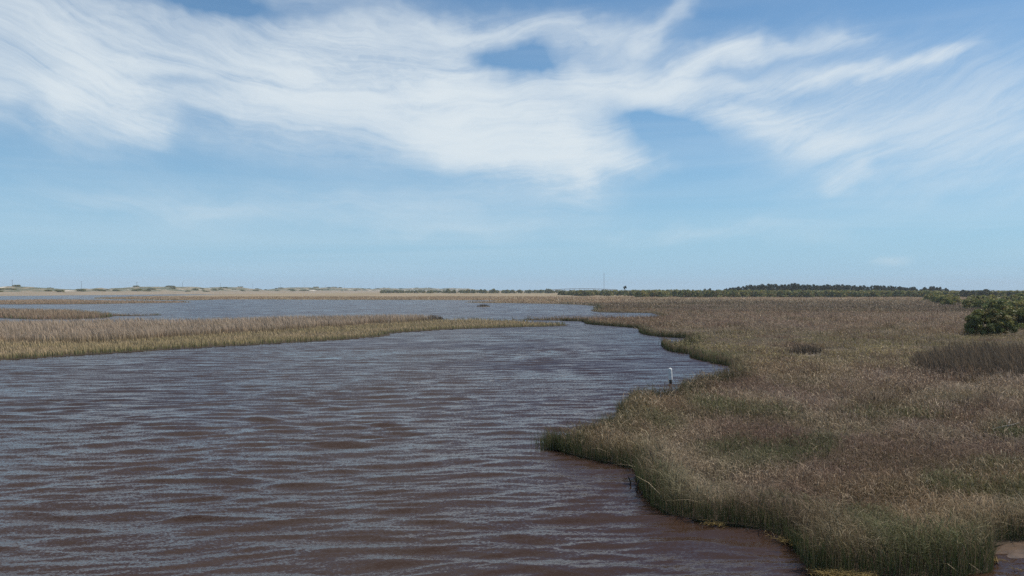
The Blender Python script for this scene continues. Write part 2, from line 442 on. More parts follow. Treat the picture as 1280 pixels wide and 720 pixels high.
tri = np.concatenate([np.stack([ii, ii + nc, ii + nc + 1], 1), np.stack([ii, ii + nc + 1, ii + 1], 1)])
def dune_mat():
    m, nt, b = new_mat('dune_sand_and_grass')
    g = nt.nodes.new('ShaderNodeNewGeometry'); px, py, pz = sep(nt, g.outputs['Position'])
    f = noise(nt, comb(nt, px * 0.02, py * 0.010, 0.0), 1.0, 5, 0.65)
    f2 = noise(nt, comb(nt, px * 0.055, py * 0.022, 6.0), 1.0, 4, 0.6)
    low = mixc(nt, f2.smooth(.38, .62), (.26, .20, .135), (.19, .15, .095))
    hi = mixc(nt, f.smooth(.56, .62), (.20, .165, .105), (.50, .45, .38))
    hi = mixc(nt, f2.smooth(.46, .52), hi, (.085, .090, .050))
    nt.links.new(mixc(nt, (pz + (f2 - .5) * 2.0).smooth(3.0, 4.6), low, hi), b.inputs['Base Color']); b.inputs['Roughness'].default_value = 0.95
    return m
tag(obj('dunes', mesh_np('dunes', np.stack([dx_.ravel(), dy_.ravel(), dz.ravel()], 1), tri, dune_mat(), smooth=True)),
    'line of pale sand dunes with grass beyond the ponds', kind='structure')

# ------------------------------------------------------------------ grass
def blades(name, x, y, z, h, w, la, lean, cb, ct, segs):
    n = len(x); r = np.random.default_rng(n + 5)
    phi = r.random(n) * 6.283; rx, ry = np.cos(phi), np.sin(phi)
    ts = {1: [0, 1], 2: [0, .55, 1], 3: [0, .38, .72, 1]}[segs]
    ws = {1: [1, 0], 2: [.9, .8, 0], 3: [.8, 1, .7, 0]}[segs]
    lx, ly = np.cos(la) * lean, np.sin(la) * lean
    V, C = [], []
    for t, q in zip(ts, ws):
        bx_, by_ = x + lx * h * t * t, y + ly * h * t * t
        bz = z + h * t * (1 - 0.42 * np.minimum(lean, 1.6) * t)
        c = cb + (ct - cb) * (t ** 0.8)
        if q:
            V += [np.stack([bx_ - rx * w * q / 2, by_ - ry * w * q / 2, bz], 1), np.stack([bx_ + rx * w * q / 2, by_ + ry * w * q / 2, bz], 1)]; C += [c, c]
        else:
            V.append(np.stack([bx_, by_, bz], 1)); C.append(c)
    k = len(V)
    V = np.stack(V, 1).reshape(-1, 3); C = np.stack(C, 1).reshape(-1, 3)
    T = []
    for s in range(segs - 1): T += [(2 * s, 2 * s + 1, 2 * s + 3), (2 * s, 2 * s + 3, 2 * s + 2)]
    T.append((k - 3, k - 2, k - 1))
    T = (np.arange(n)[:, None, None] * k + np.array(T)[None]).reshape(-1, 3)
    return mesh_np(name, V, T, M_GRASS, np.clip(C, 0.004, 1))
def scatter(d0, d1, layers, hgt, umin=-0.86, umax=0.86):
    """points between two distances, dense enough to close over the ground"""
    dm = (d0 + d1) / 2; w = max(0.010, 0.00062 * dm)
    rho = layers * (EYE - hgt * .6) / dm / (w * hgt)
    n = int(rho * (umax - umin) * (d1 * d1 - d0 * d0) / 2)
    d = np.sqrt(d0 * d0 + (d1 * d1 - d0 * d0) * rng.random(n)); u = umin + (umax - umin) * rng.random(n)
    return u * d, d, w
C_ = lambda *a: np.array(a)
STRAW, TAN, BROWN, RUST, GREY = C_(.72, .57, .39), C_(.44, .305, .19), C_(.265, .165, .115), C_(.33, .175, .115), C_(.35, .275, .225)
GREEN, OLIVE, DKGREEN, RUSH = C_(.085, .105, .038), C_(.235, .195, .090), C_(.040, .055, .024), C_(.125, .099, .072)
def lerp(a, b, t): return a + (b - a) * np.asarray(t)[:, None]
def to_px(x, y): return CX + F * x / y, HY + F * EYE / y     # ground pixel of a point, to read the zones off the photo
SEG_MAIN = [(P_MAIN[i], P_MAIN[(i + 1) % len(P_MAIN)]) for i in range(len(P_MAIN))]
def near_segs(P_, d0, d1):
    S = [(P_[i], P_[(i + 1) % len(P_)]) for i in range(len(P_))]
    return [s for s in S if min(s[0][1], s[1][1]) < d1 + 12 and max(s[0][1], s[1][1]) > d0 - 12]
RUSH_BIG = poly([(1137, 462), (1150, 469), (1178, 474), (1230, 476.5), (1330, 478), (1420, 478), (1420, 446), (1330, 445), (1250, 444), (1190, 446), (1152, 452), (1138, 457)])
RUSH_SMALL = poly([(977, 442.5), (990, 445.6), (1010, 446), (1026, 445), (1032, 442), (1018, 440), (992, 439.5)])
RUSH_SPIT = poly([(527, 400.8), (540, 402), (556, 401), (553, 399.2), (538, 398.8)])

bands = [13, 16, 19, 23, 28, 34, 42, 52, 64, 80, 100, 130, 170, 220, 290, 390, 520, 700]
parts = {'near': [], 'mid': [], 'far': []}
spit_tall, spit_low, isl = [], [], []
REED_FRONT = poly([(-190, 432), (22, 428), (120, 428), (212, 423), (320, 415.5), (400, 410.5), (460, 407.5), (515, 403), (545, 399.5)])
def tussock(x, y, py):
    tu = sst(fbm(x, y, 2.8, 2, 31.), .62, .70) * (1 - sst(py, 500, 560)) * sst(py, 385, 395)
    st = sst(fbm(x, y * .7, 4.5, 2, 41.), .60, .72) * sst(py, 400, 415)
    return tu, st * (1 - tu)
def marsh_colours(x, y, ed, n):
    px, py = to_px(x, y)
    r = rng.random((n, 4))
    n1, n2, n3 = fbm(x, y, 7, 3, 1.), fbm(x, y, 3.0, 3, 3.), fbm(x, y * .6, 22, 3, 6.)
    tip = lerp(BROWN, TAN, sst(n1, .32, .68)); tip = lerp(tip, RUST, sst(n2, .45, .7) * .7); tip = lerp(tip, GREY, sst(n3, .5, .75) * .65)
    # olive meadow in the middle distance
    ol = sst(py, 408, 424) * (1 - sst(py, 448, 480)) * sst(n1 * .6 + n3 * .6, .42, .66)
    tip = lerp(tip, C_(.36, .295, .12), ol * .85)
    ol2 = sst(n3, .38, .60) * sst(n2, .35, .6) * (py > 455)
    tip = lerp(tip, OLIVE, ol2 * .4)
    gs = sst(fbm(x, y, 5, 2, 11.), .66, .78) * (py > 480)
    tip = lerp(tip, GREEN * 1.2, gs * .8)
    # grey rush belts far out
    gb = sst(py, 371, 377) * (1 - sst(py, 389, 393)) * (px > 700)
    tip = lerp(tip, GREY * .50, gb * sst(fbm(x, y * .25, 26, 3, 2.), .34, .56) * .9)
    tip = lerp(tip, RUSH * .6, sst(py, 373, 376) * (1 - sst(py, 391, 394)) * (px > 680) * sst(fbm(x * .10, y, 9, 3, 8.), .51, .57) * .95)
    pk = sst(py, 392, 396) * (1 - sst(py, 407, 413)) * (px > 840)
    tip = lerp(tip, C_(.42, .30, .23), pk * .65)
    tip = lerp(tip, STRAW, (r[:, 0] < .13 + .12 * n2) * 1.0 * (.45 + .5 * r[:, 1]))
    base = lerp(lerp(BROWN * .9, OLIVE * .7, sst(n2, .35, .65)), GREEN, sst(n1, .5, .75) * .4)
    dp = sst(fbm(x, y, 5.5, 3, 51.), .50, .62) * sst(py, 455, 500); tip = lerp(tip, C_(.20, .118, .092), dp * .62)
    gp = sst(fbm(x, y, 2.2, 2, 61.), .58, .70) * sst(py, 470, 560); tip = lerp(tip, GREEN * 1.25, gp * .7); base = lerp(base, GREEN, gp * .7)
    tu, st = tussock(x, y, py)
    tip = lerp(tip, BROWN * .55, tu * .75); tip = lerp(tip, STRAW * .8, st * .6)
    # fringe along the creek: green, rooted in water
    e = 1 - sst(ed, .25, 1.4 + y * .012)
    e2 = e * np.clip(.5 + 1.3 * (fbm(x, y, 2.4, 2, 5.) - .35), .0, 1)
    base = lerp(base, GREEN * .65, e); tip = lerp(tip, GREEN * 1.4, e2 * .5)
    lob = np.exp(-((px - 895) / 40) ** 2 - ((py - 449) / 7) ** 2)
    tip = lerp(tip, GREEN * 1.1, np.clip(lob * 1.3, 0, 1) * .85)
    v = (.50 + .85 * r[:, 2:3]) * (1 - .14 * sst(py, 460, 560))[:, None]; return base * v, tip * v
for d0, d1 in zip(bands, bands[1:]):
    dm = (d0 + d1) / 2
    hg = .72
    x, y, w = scatter(d0, d1, 13 if d0 < 60 else 11, hg)
    m = inside(P_MAIN, x, y); x, y = x[m], y[m]
    segs = near_segs(P_MAIN, d0, d1)
    ed = edge_dist(segs, x, y)
    px, py = to_px(x, y)
    keep = ~inside(RUSH_BIG, x, y) & ~inside(RUSH_SMALL, x, y) & ~((px > 1241) & (py > 677) & (py < 703))
    keep &= (ed > rng.random(len(x)) * (.12 + .0016 * dm))
    x, y, ed, px, py = x[keep], y[keep], ed[keep], px[keep], py[keep]
    # extra plants in the first metre of the bank
    n = len(x); r = rng.random(n)
    lump, lay = .5 * fbm(x, y, 3.4, 3, 9.) + .5 * fbm(x, y, 1.3, 2, 19.), fbm(x, y, 6.0, 3, 13.)
    rim = 1 - sst(ed, .3, 2.2)
    lodge = sst(lay, .52, .70) * (1 - rim)
    meadow = sst(py, 410, 425) * (1 - sst(py, 455, 475))
    h = hg * ((.28 + 1.25 * lump) * (1 - rim) + rim * (.65 + 1.4 * lump)) * (.65 + .6 * r) * (1 - .38 * meadow * (1 - rim))
    h *= 1 + .30 * sst(py, 391.5, 395) * (1 - sst(py, 402, 408)) * (px > 900)
    belts = sst(fbm(x * .10, y, 9, 3, 8.), .51, .57) * (px > 680) * sst(py, 373, 376) * (1 - sst(py, 391, 394)) + (px > 700) * sst(py, 371, 376) * (1 - sst(py, 388, 392)) * sst(fbm(x, y * .3, 30, 3, 2.), .42, .58)
    h *= 1 + .55 * np.minimum(belts, 1.3)
    tu, st_ = tussock(x, y, py); h *= 1 - .35 * sst(fbm(x, y, 5.5, 3, 51.), .50, .62) * (1 - rim) * sst(py, 455, 500)
    h *= (1 + .6 * tu * sst(ed, 2.5, 6.0)) * (1 - .4 * st_ * (1 - rim))
    la = R(160) + rng.normal(size=n) * 1.6 + (fbm(x, y, 8, 2, 4.) - .5) * 7.0 * lodge
    lean = .12 + .75 * rng.random(n) ** 1.6 + 1.1 * lodge * rng.random(n)
    stray = rng.random(n) < .022 * (1 - .8 * rim); lean = np.where(stray, .7 + rng.random(n), lean); h = np.where(stray, h * 1.05, h)
    cb, ct = marsh_colours(x, y, ed, n)
    ct = np.where(stray[:, None], STRAW * 1.1, ct)
    ww = w * (.6 + .8 * rng.random(n)) * np.where(stray, 1.5, 1)
    z = np.where(ed < .5, -.05, .02) + 0 * x
    # broken leaves and heads caught in the top of the stand, pointing every way
    top = (rng.random(n) < (.62 if d1 <= 80 else .35)) & ~stray
    z = np.where(top, z + h * (.50 + .38 * rng.random(n)), z); la = np.where(top, rng.random(n) * 6.283, la)
    lean = np.where(top, .3 + 1.5 * rng.random(n), lean); h = np.where(top, h * (.16 + .26 * rng.random(n)), h)
    cb = np.where(top[:, None], ct * .9, cb); ww = np.where(top, ww * 1.15, ww)
    key = 'near' if d1 <= 34 else 'mid' if d1 <= 80 else 'far'
    parts[key].append((x, y, z, h, ww, la, lean, cb, ct))
    # ---- spit and islands on the left
    if d1 > 55 and d0 < 560:
        x, y, w = scatter(d0, d1, 11, .9, -0.98, 0.2)
        for which, Pg in (('spit', P_SPIT), ('d', P_ISLD), ('e', P_ISLE)):
            if Pg[:, 1].min() > d1 or Pg[:, 1].max() < d0: continue
            m = inside(Pg, x, y); xs, ys = x[m], y[m]
            if len(xs) == 0: continue
            ed = edge_dist(near_segs(Pg, d0, d1), xs, ys); k = ed > rng.random(len(xs)) * .3; xs, ys, ed = xs[k], ys[k], ed[k]
            n = len(xs); px, py = to_px(xs, ys); r = rng.random((n, 3)); n1 = fbm(xs, ys, 9, 3, 1.); n2 = fbm(xs, ys, 4, 3, 5.)
            la = R(170) + rng.normal(size=n) * .8; lean = .10 + .35 * rng.random(n)
            rim = 1 - sst(ed, .3, 1.8)
            if which == 'spit':
                fr = np.interp(px, *zip(*[to_px(*p) for p in REED_FRONT]), right=380)
                tall = (py < fr + 3.0 * (n2 - .5) * 3)
                h = np.where(tall, 1.40 * (.62 + .5 * n1) * (.75 + .5 * r[:, 0]), .46 * (.6 + .7 * n2) * (.75 + .5 * r[:, 0]) * (1 + .5 * rim))
                ctall = lerp(C_(.50, .39, .295), C_(.40, .31, .24), sst(n2, .35, .65)); ctall = lerp(ctall, STRAW, (r[:, 1] < .15) * .6)
                clow = lerp(C_(.56, .41, .26), C_(.46, .35, .20), sst(n1, .36, .62)); clow = lerp(clow, GREEN * .95, rim * .8)
                ct = np.where(tall[:, None], ctall, clow); cb = np.where(tall[:, None], lerp(BROWN, OLIVE, n2), lerp(OLIVE * 1.2, GREEN, np.clip(rim * 1.2, 0, 1)))
                v = .75 + .5 * r[:, 2:3]; ct, cb = ct * v, cb * v
                ww = w * (.6 + .8 * rng.random(n)); z = np.where(ed < .5, -.05, .02)
                for lst, q in ((spit_tall, tall), (spit_low, ~tall)): lst.append(tuple(a[q] for a in (xs, ys, z, h, ww, la, lean, cb, ct)))
            else:
                h = (1.05 if which == 'd' else .75) * (.5 + .8 * n1) * (.75 + .5 * r[:, 0])
                if which == 'd': h *= np.where(px > 140, .55, 1)
                ct = lerp(C_(.46, .35, .24), C_(.35, .27, .17), sst(n1, .35, .62)); ct = lerp(ct, STRAW, (r[:, 1] < .12) * .6); ct = lerp(ct, GREEN * 1.1, rim * .6 * sst(n2, .3, .6))
                cb = lerp(BROWN, GREEN, np.clip(rim * 1.2, 0, 1)); v = .75 + .5 * r[:, 2:3]
                isl.append((xs, ys, np.full(n, .05), h, w * (.6 + .8 * rng.random(n)), la, lean, cb * v, ct * v))
cat_ = lambda L: [np.concatenate([q[i] for q in L]) for i in range(9)]
def grass_obj(name, L, segs, label, cat='grass'):
    return tag(obj(name, blades(name, *cat_(L), segs)), label, cat, kind='stuff')
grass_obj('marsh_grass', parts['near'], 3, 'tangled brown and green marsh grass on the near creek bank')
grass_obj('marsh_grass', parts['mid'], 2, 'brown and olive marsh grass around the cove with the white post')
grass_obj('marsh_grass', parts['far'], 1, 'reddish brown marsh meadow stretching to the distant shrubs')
grass_obj('reed_bed', spit_tall, 2, 'tall pale dry reeds along the back of the long spit', 'reeds')
grass_obj('marsh_grass', spit_low, 2, 'short yellow-green grass along the water edge of the long spit')
grass_obj('marsh_grass', isl, 1, 'tan grass covering the low islands behind the long spit')
# straws standing in front of the near bank: green sedge rooted at the waterline
S = [s for s in near_segs(P_MAIN, 14, 140) if abs(s[0][0]) < 45 and s[0][1] < 150]
ex, ey = [], []
for a, b in S:
    L = np.hypot(*(b - a)); d = max(14, a[1]); n = int(L * 190 * min(1, (30 / d)))
    t = rng.random(n); off = np.abs(rng.normal(size=n)) * .30
    nrm = np.array([-(b - a)[1], (b - a)[0]]) / (L + 1e-9); mid = (a + b) / 2
    if not inside(P_MAIN, np.array([mid[0] + nrm[0] * .2]), np.array([mid[1] + nrm[1] * .2]))[0]: nrm = -nrm
    ex.append(a[0] + (b - a)[0] * t + nrm[0] * (off - .12)); ey.append(a[1] + (b - a)[1] * t + nrm[1] * (off - .12))
ex, ey = np.concatenate(ex), np.concatenate(ey); n = len(ex); r = rng.random((n, 3))
pxx, pyy = to_px(ex, ey); k = ~((pxx > 1241) & (pyy > 678)); ex, ey, r = ex[k], ey[k], r[k]; n = len(ex)
nn = fbm(ex, ey, 1.3, 3, 2.)
hh = (.50 + .66 * nn) * (.50 + .7 * r[:, 0])
ct = lerp(GREEN * 1.05, DKGREEN * 1.2, r[:, 1]); ct = lerp(ct, BROWN, (r[:, 2] < np.where(ey > 46, .62, .40)) * (.5 + .5 * r[:, 0])); cb = lerp(DKGREEN * 1.1, GREEN, r[:, 0])
tag(obj('sedge', blades('sedge', ex, ey, np.full(n, -.05), hh, np.maximum(.011, .0005 * ey) * (.7 + .7 * r[:, 1]), rng.random(n) * 6.283, .05 + .28 * r[:, 2], cb, ct, 2)),
    'dark green sedge rooted at the foot of the near bank', 'sedge', kind='stuff')
# yellow-green weed mats washed against the foot of the bank
ax_, ay_ = [], []
for (pa, pb, n) in (((958, 666), (990, 680), 260), ((1016, 716), (1108, 722), 700), ((1240, 700), (1262, 708), 350), ((870, 653), (900, 656), 60), ((694, 563), (730, 574), 60)):
    a, b = np.array(G(*pa)), np.array(G(*pb)); t = rng.random(n)
    ax_.append(a[0] + (b - a)[0] * t + rng.normal(size=n) * .05); ay_.append(a[1] + (b - a)[1] * t - np.abs(rng.normal(size=n)) * .16)
ax_, ay_ = np.concatenate(ax_), np.concatenate(ay_); n = len(ax_); r = rng.random((n, 3))
k = fbm(ax_, ay_, .35, 2, 4.) > .47; ax_, ay_, r = ax_[k], ay_[k], r[k]; n = len(ax_)
cw = lerp(C_(.28, .21, .07), C_(.16, .11, .05), r[:, 0])
tag(obj('water_weed', blades('water_weed', ax_, ay_, np.full(n, .02), .12 + .14 * r[:, 1], .012 + .016 * r[:, 2], rng.random(n) * 6.283, 1.2 + .5 * r[:, 0], cw, cw * 1.1, 2)),
    'yellow-brown weed washed up at the foot of the near bank', 'weed', kind='stuff')

# ------------------------------------------------------------------ rush beds that stand out as single dark patches
def rush(Pg, h0, label, col, dens=1.0, segs=2):
    lo, hi = Pg.min(0), Pg.max(0); dm = Pg[:, 1].mean(); w = max(.012, .00055 * dm)
    n = int(dens * 14 * EYE / dm / (w * h0) * np.prod(hi - lo)); x = lo[0] + (hi[0] - lo[0]) * rng.random(n); y = lo[1] + (hi[1] - lo[1]) * rng.random(n)
    m = inside(Pg, x, y); x, y = x[m], y[m]; n = len(x); S = [(Pg[i], Pg[(i + 1) % len(Pg)]) for i in range(len(Pg))]
    ed = edge_dist(S, x, y); r = rng.random((n, 3)); nn = fbm(x, y, 3.0, 3, 3.)
    h = h0 * (.55 + .45 * sst(ed, 0, 1.0)) * (.55 + .7 * nn) * (.8 + .4 * r[:, 0])
    ct = lerp(col, col * 1.5, r[:, 1]); ct = lerp(ct, TAN, (r[:, 2] < .18) * .7); cb = np.tile(col * .85, (n, 1))
    c = Pg.mean(0); me = blades('stems', x - c[0], y - c[1], np.full(n, .05), h, w * (.6 + .8 * r[:, 0]), R(150) + rng.normal(size=n) * .9, .1 + .35 * r[:, 1], cb, ct, segs)
    o = empty('rush_clump', (c[0], c[1], 0)); tag(obj('stems', me, o), kind='stuff')
    bm = bmesh.new(); prev = None
    for q, zz in ((1.0, -.06), (.93, .05), (.75, .10)):                      # the peat mound the stems grow from
        ring = [bm.verts.new(((p[0] - c[0]) * q, (p[1] - c[1]) * q, zz)) for p in Pg]
        if prev:
            for a in range(len(ring)): bm.faces.new((prev[a], prev[(a + 1) % len(ring)], ring[(a + 1) % len(ring)], ring[a]))
        prev = ring
    bm.faces.new(prev); bmesh.ops.recalc_face_normals(bm, faces=bm.faces)
    mm = bpy.data.meshes.new('root_mound'); bm.to_mesh(mm); bm.free(); mm.materials.append(M_SOIL); obj('root_mound', mm, o)
    return tag(o, label, 'rushes')
rush(RUSH_BIG, 1.62, 'wide bed of dark grey-brown rushes in front of the round green bush', RUSH * .72)
rush(RUSH_SMALL, 1.15, 'small isolated dark clump of rushes in the olive meadow', RUSH * .5)
rush(RUSH_SPIT, 1.25, 'dark clump of rushes at the end of the pale reed bed on the spit', RUSH * .7)
o = rush(P_ISLET, .9, 'tiny dark grass islet alone in the far pond', RUSH * .55, 1.5, 1)

# ------------------------------------------------------------------ woody plants
def leaf_cloud(centres, radii, per, size, cols, seed, flat=.75):
    r = np.random.default_rng(seed); V, C = [], []
    for (c, q) in zip(centres, radii):
        d = r.normal(size=(per, 3)); d /= np.linalg.norm(d, axis=1)[:, None]
        p = c + d * (q * (.45 + .6 * r.random((per, 1)))) * np.array((1, 1, flat))
        a = r.normal(size=(per, 3)); a /= np.linalg.norm(a, axis=1)[:, None]
        b = np.cross(a, d + .4 * r.normal(size=(per, 3))); b /= np.linalg.norm(b, axis=1)[:, None] + 1e-9
        s = size * (.6 + .8 * r.random((per, 1)))
        V.append(np.stack([p - a * s * .5, p + a * s * .5, p + b * s], 1).reshape(-1, 3))
        cc = cols[r.integers(len(cols))] * (.75 + .5 * r.random()); cc = cc * (.8 + .4 * r.random((per, 1)))
        C.append(np.repeat(cc, 3, 0))
    V = np.concatenate(V); return V, np.arange(len(V)).reshape(-1, 3), np.concatenate(C)
PINE = [C_(.045, .060, .032), C_(.058, .068, .036), C_(.070, .068, .042)]
MYRT = [C_(.14, .155, .048), C_(.19, .18, .05), C_(.115, .135, .048), C_(.20, .165, .062)]
def tree_meshes(seed, H, spread, cb, nclump, per, size, cols, crad):
    r = random.Random(seed); nr_ = np.random.default_rng(seed); mb = MB()
    bend = Vector((r.uniform(-.06, .06), r.uniform(-.06, .06), 0)) * H; rad = .018 * H + .05
    tp = [Vector((0, 0, -.2)) + bend * (t * t) + Vector((0, 0, t * H * .93)) for t in (0, .2, .4, .6, .8, 1)]
    mb.tube(tp, [rad * q for q in (1.25, 1, .85, .65, .42, .12)], 7)
    cs, rs = [], []
    for i in range(nclump):
        t = cb + (1 - cb) * (i + .5) / nclump; th = r.random() * 6.283
        prof = math.sin(math.pi * min(1, max(0.08, (t - cb) / (1 - cb) * .82 + .16))) ** .7
        q = spread * prof * (.25 + .75 * r.random() ** .6); k = min(4, int(t * 5)); root = tp[k].lerp(tp[k + 1], t * 5 - k)
        e = root + Vector((math.cos(th) * q, math.sin(th) * q, r.uniform(.0, .10) * H))
        if i % 2 == 0: mb.tube([root, root.lerp(e, .55) + Vector((0, 0, .02 * H)), e], [rad * .34, rad * .2, rad * .07], 5)
        cs.append(np.array(e)); rs.append(crad * (.65 + .6 * r.random()))
    return mb.mesh('trunk', M_BARK), mesh_np('crown', *(lambda a: (a[0], a[1], M_LEAF, a[2]))(leaf_cloud(cs, rs, per, size, cols, seed)))
def bush_meshes(seed, H, spread, nclump, per, size, cols, crad):
    r = random.Random(seed); mb = MB(); cs, rs = [], []
    for i in range(7):
        th = i * .9 + r.random(); q = spread * r.uniform(.35, .7)
        mb.tube([(0.1 * math.cos(th), .1 * math.sin(th), -.1), (q * .45 * math.cos(th), q * .45 * math.sin(th), H * .35), (q * math.cos(th), q * math.sin(th), H * .75)], [.025 * H, .017 * H, .006 * H], 6)
    for i in range(nclump):
        th = r.random() * 6.283; u = r.random() ** .5; e = r.random()
        zc = H * (.10 + .80 * e); prof = (1 - max(0, (zc / H - .12) / .90) ** 1.7) ** .5
        q = spread * prof * (.30 + .70 * u) * (1 + .16 * math.sin(3 * th + seed) + .10 * math.sin(5 * th))
        cs.append(np.array((q * math.cos(th), q * math.sin(th), zc + .06 * H * math.sin(2 * th + seed)))); rs.append(crad * (.7 + .6 * r.random()))
    return mb.mesh('stems', M_BARK), mesh_np('crown', *(lambda a: (a[0], a[1], M_LEAF, a[2]))(leaf_cloud(cs, rs, per, size, cols, seed)))
def plant(name, meshes, x, y, z, scale, rz, label, cat, group=None, pn=('trunk', 'crown')):
    o = empty(name, (x, y, z), rz); o.scale = scale if isinstance(scale, tuple) else (scale,) * 3
    for n_, me in zip(pn, meshes): obj(n_, me, o)
    return tag(o, label, cat, group)
PN_B = ('stems', 'crown')
# the two big bushes on the right
b1 = bush_meshes(11, 3.35, 2.75, 230, 95, .17, MYRT, .42)
x, y = G(1232, 419); plant('green_bush', b1, x, y, .05, 1.0, .4, 'round dark green bush alone in the marsh behind the wide rush bed', 'bush', pn=PN_B)
b2 = bush_meshes(12, 3.3, 3.0, 200, 90, .19, MYRT, .46)
x, y = G(1276, 411.5); plant('green_bush', b2, x, y, .05, 1.0, 1.1, 'yellow-green bush beside and just behind the round dark bush', 'bush', pn=PN_B)
SHR = [bush_meshes(20 + i, 4.0, 3.2 + .3 * (i % 3), 80, 30, .42, [q * 1.35 for q in MYRT], .62) for i in range(5)]
rr = random.Random(5)
for i in range(34):
    px_ = rr.uniform(1165, 1310); d = rr.uniform(165, 400)
    if px_ < 1195 and d < 300: d += 120
    if px_ < 1245 and d < 220: d += 110
    top = 366.5 + 9 * (1 - (d - 165) / 235) + rr.uniform(-1, 2.2); h = EYE - (top - HY) * d / F
    k = h / 4.0
    plant('thicket_shrub', SHR[i % 5], (px_ - CX) / F * d, d, .05, (k * rr.uniform(.9, 1.25), k, k), rr.random() * 6, 'olive green shrub in the thicket behind the two big bushes', 'shrub', 'shrubs of the thicket behind the big bushes', PN_B)
# shrub belt in front of the wood
for i in range(150):
    px_ = 700 + (1310 - 700) * (i + rr.random()) / 150; d = rr.uniform(620, 700) if px_ > 800 else rr.uniform(760, 900)
    top = np.interp(px_, [700, 760, 850, 900, 1000, 1190, 1310], [363.2, 362.6, 362.5, 362.7, 363, 363.4, 363.3]) + rr.uniform(-.5, .7); h = EYE - (top - HY) * d / F; k = h / 4.0
    plant('belt_shrub', SHR[i % 5], (px_ - CX) / F * d, d, .05, (k * rr.uniform(.9, 1.4), k, k), rr.random() * 6, 'green shrub in the low belt along the foot of the wood', 'shrub', 'shrubs in the belt before the wood', PN_B)
# the wood
TR = [tree_meshes(40 + i, 10.0, 2.9 + .4 * (i % 3), .22, 46, 26, .62, PINE, .85) for i in range(7)]
def wood_tree(px_, top, d, label, group, wide=1.0, zb=.05, name='pine_tree'):
    h = EYE + (HY - top) * d / F; k = h / 10.6
    plant(name, TR[rr.randrange(7)], (px_ - CX) / F * d, d, zb, (k * wide, k * wide, k), rr.random() * 6, label, 'tree', group)
prof_x = [903, 915, 930, 945, 962, 985, 993, 1010, 1040, 1070, 1100, 1122, 1143, 1149, 1156, 1166, 1180, 1188]
prof_y = [361.3, 359.5, 356.8, 355.2, 354.4, 355.4, 353.8, 355.6, 355, 356.3, 356.8, 357.8, 358.6, 361.4, 359, 357.3, 359.5, 361.5]
for i in range(110):
    px_ = 905 + 282 * (i + rr.random()) / 110; top = np.interp(px_, prof_x, prof_y) - .7 + (rr.random() ** 2) * 3.0
    wood_tree(px_, top, rr.uniform(730, 850), 'dark pine in the dense wood on the skyline', 'pines of the wood on the skyline', rr.uniform(.8, 1.15))
wood_tree(993, 352.9, 745, 'tall pine whose crown stands above the rest of the wood', None, .8)
for px_, top, w in ((820, 362, 1), (834, 362.6, .9), (866, 361.8, .9), (873, 362.2, .8), (881, 360.8, 1), (887, 360.4, 1.1), (896, 361.9, .9)):
    wood_tree(px_, top - .4, 760, 'small dark tree standing clear of the wood above the shrub belt', 'small trees beside the wood', w)
for px_, top, w in ((1204, 362, 1.2), (1210, 363, 1.1), (1216, 363.2, 1.2), (1244, 364, 1.1), (1262, 364, 1.2), (1272, 364.3, 1.1)):
    wood_tree(px_, top - .3, 600, 'small dark tree poking over the thicket', 'small trees over the thicket', w)
wood_tree(1231, 360.8, 560, 'broad dome-shaped dark tree rising over the thicket', None, 1.9)
for px_, top in ((560, 360.9), (568, 362), (585, 361.5), (592, 361.7), (601, 361.6), (606, 361.7), (617, 360.8), (634, 361.8), (650, 362), (662, 362), (676, 361.9), (684, 360.7), (688, 361.2)):
    d = 1350.; k = (EYE + (HY - top + .3) * d / F) / 4.2
    plant('horizon_tree', SHR[rr.randrange(5)], (px_ - CX) / F * d, d, .05, (k * .6, k * .6, k), rr.random() * 6, 'tiny dark rounded tree on the flat horizon between dunes and wood', 'tree', 'trees along the far horizon', PN_B)
for i in range(46):
    px_ = 478 + 226 * (i + rr.random()) / 46; d = rr.uniform(1380, 1600); k = (EYE + (HY - rr.uniform(361.9, 362.9)) * d / F) / 4.2
    plant('horizon_shrub', SHR[i % 5], (px_ - CX) / F * d, d, .05, (k * rr.uniform(.8, 1.6), k * .7, k), rr.random() * .5, 'low dark shrub in the thin scrub line on the flat horizon', 'shrub', 'scrub line on the far horizon', PN_B)
# lone tall pine with a tuft for a crown
lp = tree_meshes(77, 12.0, 1.9, .74, 20, 26, .6, PINE, .8)
d = 800.0; h = EYE + (HY - 357) * d / F
plant('tall_pine', lp, (781 - CX) / F * d, d, .05, (h / 12.6,) * 3, .7, 'lone bare-trunked pine with a small tufted crown beside the mast', 'tree')
# low dark shrubs on the dunes
for i in range(120):
    s = -330 + 2900 * ((i + rr.random()) / 120) ** 1.25; c = rr.uniform(-10, 120); x = DL0[0] + DDIR[0] * s + DPER[0] * c; y = DL0[1] + DDIR[1] * s + DPER[1] * c
    z = float(dune_h(np.array([s]), np.array([c]))[0]); k = rr.uniform(.45, .8)
    plant('dune_shrub', SHR[i % 5], x, y, z - .25, (k * rr.uniform(2.2, 4.0), k * 2.0, k), rr.uniform(-.3, .3), 'low dark shrub growing on the pale dunes', 'shrub', 'shrubs scattered over the dunes', PN_B)

# ------------------------------------------------------------------ white marker post in the cove
x, y = G(838.5, 480)
p = empty('marker_post', (x, y, -.2)); p.rotation_euler = (0, R(-2.5), 0)
tag(p, 'white marker post with dark foot standing in the water of the cove', 'post')
MB().tube([(0, 0, -.5), (0, 0, .62)], [.10, .095], 12).build('foot', M_TIMBER, p)
MB().tube([(0, 0, .48), (0, 0, 1.12), (0, 0, 1.20)], [.125, .12, .10], 14).build('sleeve', M_WHITE, p)
MB().tube([(0, 0, 1.198), (0, 0, 1.225)], [.085, .04], 12).build('cap', M_WHITE, p)
